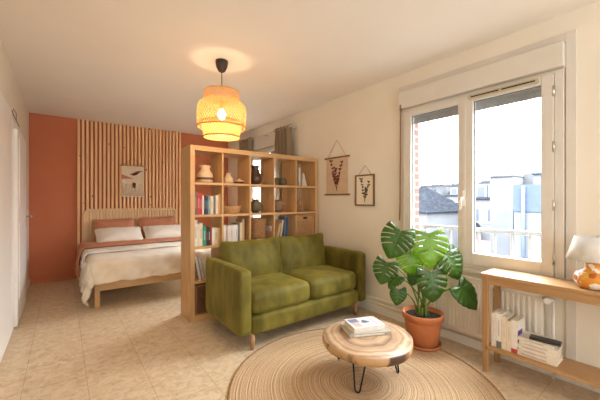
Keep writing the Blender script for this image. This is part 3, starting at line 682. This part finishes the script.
# row 2
pot('tall_basket', 'tall round brown wicker basket in the third shelf cell', 'basket', 1.83, SY+.14, .745, weave_prof(.085, .10, .23, 9), M['wicker'])
def wbox(name, label, x0, x1, z0, h, m, mf, hole):
    t = thing(name, label, 'basket', (x0, SY+.015, z0)); w = x1-x0
    def bdy(bm):
        box(bm, .008, w-.008, .008, .28, 0, h-.01)
        nr = int(h/.014)
        for i in range(nr):
            zz = h*(i+.5)/nr
            if hole and abs(zz-h*.84) < .02: continue
            tube(bm, [(.012, .006+.003*math.sin(k*PI+i*PI), zz) if 0 else (.012+(w-.024)*k/14, .005+.0035*((k+i) % 2), zz) for k in range(15)], .0062, 5)
    part('woven_body', m, t, bdy)
    boxes('rim', mf, t, [(0, w, 0, .286, h-.012, h), (0, .014, -.002, .012, 0, h), (w-.014, w, -.002, .012, 0, h), (.014, w-.014, -.002, .012, 0, .012)], .002)
    if hole: boxes('handle_slot', M['black'], t, [(w/2-.03, w/2+.03, -.002, .01, h*.80, h*.88)], .003)
    return t
a, b, z = cell(4, 2); wbox('wicker_drawer', 'honey coloured wicker box with dark handle slot at the right end of the shelf', a, b, z, .29, M['wicker_light'], M['oak_x'], True)
a, b, z = cell(0, 4); wbox('wicker_drawer', 'dark brown wicker box in the bottom left shelf cell beside the sofa', a, b, z, .295, M['wicker_dark'], M['wicker'], False)

# ------------------------------------------------------------------ curtains of the bedroom window
def curtain(y0, y1, label, seed):
    bm = bmesh.new(); n = 70; rows = 34; g = []
    for j in range(rows+1):
        z = .06+(2.30-.06)*j/rows; r = []
        pin = 1-.12*max(0, 1-abs(z-2.2)/.1)
        for i in range(n+1):
            u = i/n; y = (y0+y1)/2+(u-.5)*(y1-y0)*pin
            a = .022+.012*(1-z/2.3); x = XR-.115+1.25*a*math.sin(u*PI*9+seed+.3*math.sin(z*3+seed))
            r.append(bm.verts.new((x, y, z+.006*math.sin(u*PI*11))))
        g.append(r)
    for j in range(rows):
        for i in range(n):
            f = bm.faces.new((g[j][i], g[j][i+1], g[j+1][i+1], g[j+1][i])); f.smooth = True
    o = build('curtain', bm, M['curtain']); m = o.modifiers.new('s', 'SOLIDIFY'); m.thickness = .003
    tag(o, label, 'curtain', 'curtains of the bedroom window')
curtain(3.54, 3.95, 'taupe pleated curtain nearer the pictures, above the shelf', .4)
curtain(4.70, 5.13, 'taupe pleated curtain nearer the corner of the bedroom', 1.7)
bm = bmesh.new(); tube(bm, [(XR-.115, 3.53, 2.275), (XR-.115, 5.15, 2.275)], .009)
for y in (3.56, 4.33, 5.12): tube(bm, [(XR-.115, y, 2.275), (XR, y, 2.275)], .006)
tag(build('curtain_rod', bm, M['frame']), 'thin pale curtain rod above the bedroom window', 'curtain rod')

# ------------------------------------------------------------------ wall pictures (on the window wall)
def sprig(bm, x, stems, leafn, sc_, y0, z0, seed):
    rnd = random.Random(seed)
    for (dy, h) in stems:
        pts = [(x, y0+dy*(k/8)**1.3, z0+h*k/8) for k in range(9)]; tube(bm, pts, .0018, 5)
        for k in range(3, 9):
            for s in (-1, 1):
                p = Vector(pts[k]); L_ = sc_*rnd.uniform(.6, 1.0); a = rnd.uniform(.3, 1.1)*s + rnd.uniform(-.2, .2)
                d_ = Vector((0, math.sin(a), math.cos(a))); w_ = Vector((0, d_.z, -d_.y))*L_*.3
                vs = [p, p+d_*L_*.35+w_, p+d_*L_*.75+w_*.8, p+d_*L_, p+d_*L_*.75-w_*.8, p+d_*L_*.35-w_]
                f0 = [bm.verts.new(v+Vector((-.001, 0, 0))) for v in vs]; f1 = [bm.verts.new(v+Vector((.0005, 0, 0))) for v in vs]
                bm.faces.new(f0); bm.faces.new(f1[::-1])
                for i in range(6): bm.faces.new((f0[i], f0[(i+1) % 6], f1[(i+1) % 6], f1[i]))
sc1 = thing('botanical_scroll', 'kraft paper scroll with a pressed brown sprig hung between two wooden rods', 'wall print', (XR, 2.725, 1.28))
boxes('paper', M['artpaper'], sc1, [(-.012, -.009, -.185, .185, .01, .46)])
for z in (.008, .465): boxes('rod', M['darkwood'], sc1, [(-.020, -.003, -.215, .215, z-.009, z+.009)], .003)
bm = bmesh.new(); tube(bm, [(-.011, -.16, .474), (-.006, 0, .68), (-.011, .16, .474)], .002); build('cord', bm, M['cord'], sc1)
bm = bmesh.new(); sprig(bm, -.0135, [(.10, .37), (.02, .27), (-.09, .34), (.07, .22), (-.05, .20)], 8, .042, 0, .05, 3); build('pressed_sprig', bm, M['pressed'], sc1)
sc2 = thing('framed_print', 'small brown wood frame with a pressed olive sprig, right of the scroll', 'picture', (XR, 2.28, 1.155))
boxes('frame', M['darkwood'], sc2, [(-.022, -.004, -.137, -.122, 0, .35), (-.022, -.004, .122, .137, 0, .35), (-.022, -.004, -.122, .122, 0, .015), (-.022, -.004, -.122, .122, .335, .35)], .002)
boxes('print', M['artpaper2'], sc2, [(-.010, -.006, -.122, .122, .015, .335)])
bm = bmesh.new(); tube(bm, [(-.011, -.09, .35), (-.006, 0, .455), (-.011, .09, .35)], .002); build('cord', bm, M['cord'], sc2)
bm = bmesh.new(); sprig(bm, -.0115, [(.055, .26), (-.02, .15), (-.06, .22)], 8, .034, 0, .035, 5); build('pressed_sprig', bm, M['pressed2'], sc2)

# ------------------------------------------------------------------ pendant lamp
pl = thing('pendant_lamp', 'tiered woven bamboo pendant lamp hanging lit from the ceiling', 'lamp', (1.14, 2.634, 0))
bm = bmesh.new(); lathe(bm, [(.012, 2.375), (.030, 2.385), (.048, 2.42), (.055, 2.46), (.055, 2.479)], 32); build('ceiling_cup', bm, M['darkcup'], pl)
bm = bmesh.new(); tube(bm, [(0, 0, 2.385), (0, 0, 2.10)], .0035); build('cord', bm, M['darkcup'], pl)
bm = bmesh.new(); lathe(bm, [(.012, 2.11), (.02, 2.10), (.02, 2.045), (.014, 2.04)], 20); build('socket', bm, M['brass'], pl)
bm = bmesh.new(); lathe(bm, [(.012, 2.042), (.018, 2.03), (.036, 2.0), (.036, 1.98), (.022, 1.955), (.002, 1.947)], 24); build('bulb', bm, M['bulb'], pl)
def interp(prof, n):
    seg = [0]
    for (a, b) in zip(prof, prof[1:]): seg.append(seg[-1]+math.hypot(a[0]-b[0], a[1]-b[1]))
    out = []
    for k in range(n+1):
        s = seg[-1]*k/n
        for i in range(len(prof)-1):
            if s <= seg[i+1]+1e-9:
                f = (s-seg[i])/(seg[i+1]-seg[i]); out.append((prof[i][0]+(prof[i+1][0]-prof[i][0])*f, prof[i][1]+(prof[i+1][1]-prof[i][1])*f)); break
    return out, seg[-1]
def lattice(bm, prof, n, twist, w):
    pr, Ltot = interp(prof, 34)
    for dirn in (1, -1):
        off = .0012*dirn
        for k in range(n):
            a0 = 2*PI*k/n; prev = None
            for i, (r, z) in enumerate(pr):
                a = a0+dirn*twist*i/34; hw = w/r/2
                cur = [bm.verts.new(((r+off)*math.cos(a+s*hw), (r+off)*math.sin(a+s*hw), z)) for s in (-1, 1)]
                if prev: bm.faces.new((prev[0], prev[1], cur[1], cur[0])).smooth = True
                prev = cur
def ringtube(bm, r, z, t):
    tube(bm, [(r*math.cos(2*PI*i/48), r*math.sin(2*PI*i/48), z) for i in range(49)], t, 6)
def up(bm):
    lattice(bm, [(.145, 2.198), (.153, 2.18), (.155, 2.115), (.19, 2.095), (.212, 2.065), (.217, 2.02), (.215, 1.878)], 50, 1.1, .0082)
part('upper_shade', M['bamboo'], pl, up)
def lo(bm): lattice(bm, [(.185, 1.915), (.172, 1.88), (.168, 1.845), (.160, 1.787)], 42, .5, .0082)
part('lower_shade', M['bamboo'], pl, lo)
cane = mat('cane rim', (.55, .27, .07), .6)
for r, z, tt in ((.146, 2.199, .005), (.216, 1.876, .006), (.161, 1.787, .006), (.186, 1.917, .004)):
    part('rim', cane, pl, lambda bm: ringtube(bm, r, z, tt))
def cross(bm):
    for a in (0, PI/2): tube(bm, [(.146*math.cos(a), .146*math.sin(a), 2.199), (0, 0, 2.112), (-.146*math.cos(a), -.146*math.sin(a), 2.199)], .0022, 5)
    for a in (0, PI/2, PI, 3*PI/2): tube(bm, [(.186*math.cos(a), .186*math.sin(a), 1.917), (.216*math.cos(a), .216*math.sin(a), 1.878)], .003, 5)
part('wire_spider', M['brass'], pl, cross)
lt = bpy.data.lights.new('pendant_bulb_light', 'POINT'); lt.energy = 6.5; lt.color = (1, .76, .48); lt.shadow_soft_size = .05
lo_ = bpy.data.objects.new('pendant_bulb_light', lt); COL.objects.link(lo_); lo_.location = (1.14, 2.634, 1.90)

# ------------------------------------------------------------------ sofa
sf = thing('loveseat', 'olive green velvet two seat sofa in front of the shelf', 'sofa', (1.09, 2.17, 0))   # local x 0..1.49, y 0..0.78
V = M['velvet']
def arm(bm, x): 
    cushion(bm, .11, .76, .52, .028, .02, 12, .003, x*5, Matrix.Translation((x+.055, .38, .40)))
for x in (0, 1.38): part('arm', V, sf, lambda bm: arm(bm, x))
bm = bmesh.new(); cushion(bm, 1.26, .70, .15, .025, 0, 10, .002, 3, Matrix.Translation((.745, .355, .20))); build('base', bm, V, sf)
bm = bmesh.new(); cushion(bm, 1.27, .12, .46, .035, 0, 10, .002, 5, Matrix.Translation((.745, .715, .38))); build('backrest', bm, V, sf)
for i, x in enumerate((.4285, 1.0615)):
    bm = bmesh.new(); cushion(bm, .63, .60, .185, .055, .22, 16, .011, 11+i*3, Matrix.Translation((x, .315, .372))); build('seat_cushion', bm, V, sf)
    mt = Matrix.Translation((x, .575, .60)) @ Matrix.Rotation(-.16, 4, 'X') @ Matrix.Rotation(PI/2, 4, 'X')
    bm = bmesh.new(); cushion(bm, .645, .43, .16, .06, .42, 16, .014, 21+i*3, mt, pinch=.30); build('back_cushion', bm, V, sf)
for x, y in ((.135, .05), (1.37, .05), (.12, .70), (1.37, .70)):
    part('leg', M['oak_leg'], sf, lambda bm: lathe(bm, [(.016, 0), (.024, .14)], 16, x, y, 0))

# ------------------------------------------------------------------ rug
bm = bmesh.new(); pr = [(.004, .010)]
nr = 44; RR = .86
for i in range(nr):
    for q in range(1, 5):
        r = RR*(i+q/4)/nr; pr.append((r, .007+.004*abs(math.sin(PI*(i+q/4)))))
pr += [(RR+.004, .001), (RR, 0.0005)]
lathe(bm, pr, 96, caps=False)
tube(bm, [((RR-.004)*math.cos(2*PI*i/96), (RR-.004)*math.sin(2*PI*i/96), .008) for i in range(97)], .0085, 6, mi=1)
o = build('braided_rug', bm, [M['jute'], mat('jute binding', (.34, .20, .09), .95, (.24, .13, .055), 60)], None, (1.57, 1.37, 0)); tag(o, 'round braided jute rug on the floor under the slab coffee table', 'rug')

# ------------------------------------------------------------------ coffee table
ct = thing('coffee_table', 'low round live edge wood slab table on black hairpin legs', 'table', (1.655, 1.385, 0))
def wob(a): return 1+.03*math.sin(2*a+.6)+.018*math.sin(3*a+1)+.008*math.sin(7*a)
def slab(bm):
    lathe(bm, [(.283, .232), (.300, .238), (.312, .262), (.310, .285), (.303, .292)], 72, mi=1, caps=False, wob=wob)
    lathe(bm, [(.303, .292), (.22, .293), (.12, .293), (.02, .293)], 72, mi=0, caps=False, wob=wob)
    bmesh.ops.remove_doubles(bm, verts=bm.verts[:], dist=1e-5)
    lathe(bm, [(.02, .293), (.001, .293)], 72, mi=0, caps=False, wob=wob); lathe(bm, [(.283, .232), (.001, .232)], 72, mi=0, caps=False, wob=wob)
part('table_top', [M['slab'], M['bark']], ct, slab)
for (fx, fy) in ((1.459-1.655, 1.30-1.385), (1.66-1.655, 1.66-1.385), (1.852-1.655, 1.281-1.385)):
    a = math.atan2(fy, fx); d_ = Vector((math.cos(a), math.sin(a), 0)); p_ = Vector((-d_.y, d_.x, 0)); rr = math.hypot(fx, fy)
    def hp(bm):
        foot = d_*rr; z0 = Vector((0, 0, .0125+.005)); top = Vector((0, 0, .232))
        tube(bm, [d_*(rr-.045)+p_*.048+top, foot+p_*.016+z0+Vector((0, 0, .012)), foot+p_*.009+z0, foot-p_*.009+z0, foot-p_*.016+z0+Vector((0, 0, .012)), d_*(rr-.045)-p_*.048+top], .0055, 8)
    part('hairpin_leg', M['black'], ct, hp)
def flatbook(name, label, x, y, z, w, d_, h, rz, cov, group=None, extra=None, spine=None):
    t = thing(name, label, 'book', (x, y, z), rz, group)
    boxes('pages', M['paper'], t, [(-w/2+.004, w/2-.004, -d_/2+.002, d_/2-.004, .002, h-.002)])
    boxes('cover', cmat(cov), t, [(-w/2, w/2, -d_/2, d_/2, 0, .002), (-w/2, w/2, -d_/2, d_/2, h-.002, h), (-w/2, w/2, -d_/2, -d_/2+.002, .002, h-.002)], .0005)
    if extra: extra(t, w, d_, h)
    if spine: boxes('spine_title', cmat(spine), t, [(-w/2+.03, w/2-.05, -d_/2-.0007, -d_/2, h*.3, h*.7)])
    return t
def pic(t, w, d_, h):
    z = h
    boxes('cover_picture', cmat((.16, .20, .34)), t, [(-w/2+.015, -w/2+.085, d_/2-.075, d_/2-.015, z, z+.0006)])
    boxes('cover_picture', cmat((.62, .42, .36)), t, [(-w/2+.02, -w/2+.075, -d_/2+.015, d_/2-.08, z, z+.0006)])
    part('cover_picture', cmat((.10, .16, .20)), t, lambda bm: [blobxy(bm, [(-w/2+.09, d_/2-.09), (-w/2+.12, d_/2-.04), (.03, .01), (.045, -.005), (0, -.02)], z, .0007)])
    boxes('cover_title', cmat((.35, .28, .30)), t, [(w/2-.055, w/2-.048, -d_/2+.02, d_/2-.02, z, z+.0006), (w/2-.04, w/2-.036, -d_/2+.03, d_/2-.03, z, z+.0006)])
def blobxy(bm, pts, z, th):
    a = [bm.verts.new((x, y, z)) for x, y in pts]; b = [bm.verts.new((x, y, z+th)) for x, y in pts]; n = len(pts)
    bm.faces.new(a[::-1]); bm.faces.new(b)
    for i in range(n): bm.faces.new((a[i], a[(i+1) % n], b[(i+1) % n], b[i]))
RB = math.radians(-22)
flatbook('book', 'wide grey green hardback lying at the bottom of the coffee table pair', 1.705, 1.452, .2932, .30, .215, .024, RB-.08, (.42, .40, .33), 'books on the coffee table', spine=WH)
flatbook('book', 'white paperback with blue picture on top of the coffee table pair', 1.700, 1.452, .3175, .235, .165, .034, RB+.02, (.78, .75, .72), 'books on the coffee table', pic)

# ------------------------------------------------------------------ monstera
PX, PY = 2.385, 1.405
mp_ = thing('potted_monstera', 'large monstera plant in a terracotta pot beside the radiator', 'plant', (PX, PY, .0118))
bm = bmesh.new(); lathe(bm, [(.105, .0005), (.135, .002), (.145, .03), (.138, .03), (.128, .012), (.05, .010)], 40); build('saucer', bm, M['terracotta'], mp_)
bm = bmesh.new(); lathe(bm, [(.105, .012), (.118, .02), (.145, .20), (.150, .225), (.163, .228), (.166, .272), (.158, .276), (.150, .272), (.146, .235), (.10, .225)], 40); build('pot', bm, M['terracotta'], mp_)
bm = bmesh.new(); lathe(bm, [(.148, .240), (.09, .25), (.002, .255)], 32, caps=False); build('soil', bm, M['soil'], mp_)
def leaf_mesh(bm, Lg, Wd, mtx, fing=7, slit=True, droop=.25, cup=.15):
    """heart blade, leaf base at the origin, tip along +y, upper face +z"""
    sub = 5; NS = 10
    T = fing*sub
    def margin(t):  # t 0 at the notch, 1 at the tip -> outline of one half
        a = t*PI
        w = Wd/2*(max(0, math.sin(PI*t**.74))**.72)
        yv = -Lg*.20 + Lg*(1.0)*t - .10*Lg*math.sin(a)
        yv = -Lg*.20*math.sin(PI*min(1, t/.34)**.8) + (Lg*.86)*(max(0, t-.10)/.90)**1.15
        return w, yv
    for sgn in (1, -1):
        grid = []
        for i in range(T+1):
            t = i/T; mw, my = margin(t); by = Lg*.76*max(0, (t-.10)/.90)**1.55
            row_ = []
            for j in range(NS+1):
                s = j/NS
                x = mw*s; y = by+(my-by)*(s**1.35)
                rr = math.hypot(x/(Wd/2), (y-.3*Lg)/(Lg*.6))
                z = cup*x*.6 - droop*Lg*((y/Lg)**2)*.8 - .10*Wd*s**3*s*.8 + .004*math.sin(i*PI*2/sub)*s
                row_.append((sgn*x, y, z))
            grid.append(row_)
        vs = [[bm.verts.new(mtx @ Vector(p)) for p in r] for r in grid]
        for i in range(T):
            for j in range(NS):
                if slit and 1 < i < T-sub-1 and (i % sub) == sub-1:
                    js = 2 + (i//sub) % 2*2
                    if j >= js: continue
                try:
                    f = bm.faces.new((vs[i][j], vs[i][j+1], vs[i+1][j+1], vs[i+1][j])); f.smooth = True
                except ValueError: pass
    bmesh.ops.remove_doubles(bm, verts=bm.verts[:], dist=2e-4)
    loose = [v for v in bm.verts if not v.link_faces]; bmesh.ops.delete(bm, geom=loose, context='VERTS')
Rr = Vector((.7912, -.6115, 0)); Tt = Vector((-.6115, -.7912, 0)); Uu = Vector((0, 0, 1))
# centre (plant-relative), tip direction and facing as (sideways, up, towards the room), length, width, kind
LV_ = [
 ((2.10, 1.46, .892), (-.45, -.85, .25), (-.15, .35, .9), .275, .265, 1, 'leaf'),
 ((2.32, 1.30, .850), (.02, -.92, .35), (.05, .42, .9), .315, .325, 1, 'leaf_backlit'),
 ((2.25, 1.42, .715), (.12, -.95, .25), (-.05, .35, .9), .22, .25, 1, 'leaf_backlit'),
 ((2.47, 1.20, .715), (.50, -.80, .25), (.20, .40, .9), .27, .26, 1, 'leaf'),
 ((2.04, 1.53, .650), (-.35, -.88, .25), (-.25, .35, .85), .21, .20, 1, 'leaf'),
 ((2.10, 1.475, .572), (-.75, -.50, .25), (-.5, .75, .55), .15, .12, 0, 'leaf'),
 ((2.12, 1.46, .446), (-.15, -.95, .2), (-.1, .2, .95), .15, .135, 0, 'leaf'),
 ((2.30, 1.27, .560), (.05, -.92, .3), (.05, .3, .92), .27, .26, 2, 'leaf'),
 ((2.50, 1.10, .475), (.62, -.70, .3), (.1, .55, .8), .25, .22, 0, 'leaf'),
 ((2.27, 1.41, .580), (-.3, -.9, .2), (-.1, .3, .9), .13, .12, 0, 'leaf')]
for k, (c, tip, nr_, Lg, Wd, kind, mk_) in enumerate(LV_):
    c = Vector(c)-Vector((PX, PY, 0))
    yv = (Rr*tip[0]+Uu*tip[1]+Tt*tip[2]).normalized(); nv = (Rr*nr_[0]+Uu*nr_[1]+Tt*nr_[2]); nv = (nv-yv*nv.dot(yv)).normalized(); xv = yv.cross(nv)
    org = c - yv*Lg*.30
    mt = Matrix(((xv.x, yv.x, nv.x, org.x), (xv.y, yv.y, nv.y, org.y), (xv.z, yv.z, nv.z, org.z), (0, 0, 0, 1)))
    bm = bmesh.new(); leaf_mesh(bm, Lg, Wd, mt, 7 if kind == 1 else 6, kind > 0); lf = build('leaf', bm, M[mk_], mp_)
    md = lf.modifiers.new('s', 'SOLIDIFY'); md.thickness = .0012
    bm = bmesh.new(); tube(bm, [mt @ Vector((0, Lg*.74*q/8, -.25*Lg*((.74*q/8)**2)*.8-.0005)) for q in range(9)], .0032, 5, r2=.001); build('midrib', bm, M['stem'], lf)
    a = k*2.4; b0 = Vector((.05*math.cos(a), .05*math.sin(a), .245)); mid = Vector((org.x*.25, org.y*.25, org.z*.78 if k not in (4, 5, 6, 8) else org.z*.85))-nv*.03
    bm = bmesh.new(); tube(bm, bez(b0, mid, org-nv*.001, 16), .0075, 8, r2=.0038); build('stem', bm, M['stem'], mp_)
def trunk(bm):
    tube(bm, [(0, 0, .24), (.01, .0, .31), (-.01, .01, .37)], .016, 10, r2=.009)
    tube(bm, [(.04, .03, .24), (.03, .02, .33)], .010, 8, r2=.007); tube(bm, [(-.04, -.02, .24), (-.045, -.02, .32)], .010, 8, r2=.006)
part('trunk', M['stem'], mp_, trunk)

# ------------------------------------------------------------------ console
cs = thing('console_table', 'narrow oak console table with a low shelf under the window', 'table', (2.365, 0, 0))   # local x 0..0.27
CY1, CY0, CW = .95, -.35, .25
boxes('table_top', M['oak_y'], cs, [(0, CW, CY0, CY1, .678, .70)], .003)
boxes('apron', M['oak_y'], cs, [(.012, .028, CY0+.04, CY1-.045, .625, .678), (CW-.028, CW-.012, CY0+.04, CY1-.045, .625, .678), (.028, CW-.028, CY1-.04, CY1-.025, .625, .678)], .001)
for x in (.006, CW-.041):
    for y in (CY1-.045, CY0+.01): boxes('leg', M['oak_leg'], cs, [(x, x+.035, y, y+.035, 0, .678)], .003)
boxes('lower_shelf', M['oak_y'], cs, [(.006, CW-.006, CY0+.02, CY1-.03, .165, .187)], .002)
# upright books: spines face the room, so they are turned a quarter
y = .895; zz = .187
spec = [(.030, .232, (.78, .72, .64), 'leftmost ivory paperback standing on the console shelf', WH), (.031, .236, (.80, .76, .70), 'white paperback with grey foot, second on the console shelf', GY),
    (.031, .225, (.76, .66, .52), 'cream paperback standing in the middle of the console shelf row', TN), (.024, .205, (.78, .70, .58), 'narrow cream paperback, fourth on the console shelf', RD),
    (.036, .218, (.80, .75, .68), 'thick white paperback with purple patch and red foot', None)]
for k, (th, h, col, lab, tt) in enumerate(spec):
    t = thing('book', lab, 'book', (2.412, y, zz), -PI/2, 'upright paperbacks on the console shelf')
    def cv(bm, th=th, h=h):
        for b in ((0, .0016, 0, .15, 0, h), (th-.0016, th, 0, .15, 0, h), (.0016, th-.0016, 0, .0016, 0, h)): box(bm, *b)
    part('cover', cmat(col), t, cv); boxes('pages', M['paper'], t, [(.0016, th-.0016, .0016, .146, .002, h-.002)])
    if tt: boxes('spine_title', cmat([x*.4+.35 for x in tt]), t, [(th*.42, th*.56, -.0008, 0, h*.35, h*.8)])
    if k == 1: boxes('spine_foot', cmat((.16, .18, .15)), t, [(0, th, -.001, 0, .0, .045)])
    if k == 4:
        boxes('purple_patch', cmat((.09, .04, .22)), t, [(th, th+.001, .005, .09, .08, .15)]); boxes('red_foot', cmat((.5, .05, .04)), t, [(0, th, -.001, 0, .0, .028)])
    y -= th+.0015
zz = .187; sp_ = [('bottom', .024, (.80, .74, .63), .215, .003), ('second from bottom', .024, (.78, .70, .58), .20, .0), ('middle', .024, (.80, .75, .66), .205, .004), ('second from top', .025, (.78, .72, .62), .20, -.004), ('top', .02, (.76, .70, .60), .19, .006)]
for k, (nm, h, col, w, dyy) in enumerate(sp_):
    flatbook('book', nm+' cream book in the flat pile on the console shelf', 2.49+dyy*.5, .635+dyy, zz, w, .155, h, -PI/2+.05*(k % 2), col, 'flat pile of books on the console shelf', spine=(.55, .48, .42) if k % 2 else (.58, .42, .36))
    zz += h+.0002
o = boxes('black_case', cmat((.015, .015, .017), .35), None, [(-.032, .032, -.08, .08, 0, .018)], .004, (2.465, .60, zz), (0, 0, .12)); tag(o, 'flat black case lying on top of the pile of cream books', 'case')
# table lamp
tl = thing('table_lamp', 'squat orange painted ceramic lamp with white shade on the console', 'lamp', (2.485, .372, .70))
bm = bmesh.new(); lathe(bm, [(.062, .0002), (.074, .004), (.090, .03), (.094, .058), (.084, .088), (.058, .106), (.050, .114), (.049, .142), (.053, .148), (.02, .150)], 40); build('ceramic_body', bm, M['ceramic'], tl)
bm = bmesh.new(); lathe(bm, [(.012, .150), (.012, .18), (.016, .185), (.016, .225), (.004, .23)], 16); build('lamp_neck', bm, M['brass'], tl)
bm = bmesh.new(); lathe(bm, [(.128, .166), (.088, .306)], 48, caps=False); o = build('lamp_shade', bm, M['lampshade'], tl); md = o.modifiers.new('s', 'SOLIDIFY'); md.thickness = .002
bm = bmesh.new()
for a in (0, 2*PI/3, 4*PI/3): tube(bm, [(.012*math.cos(a), .012*math.sin(a), .215), (.0895*math.cos(a), .0895*math.sin(a), .298)], .0018, 5)
build('shade_spider', bm, M['brass'], tl)
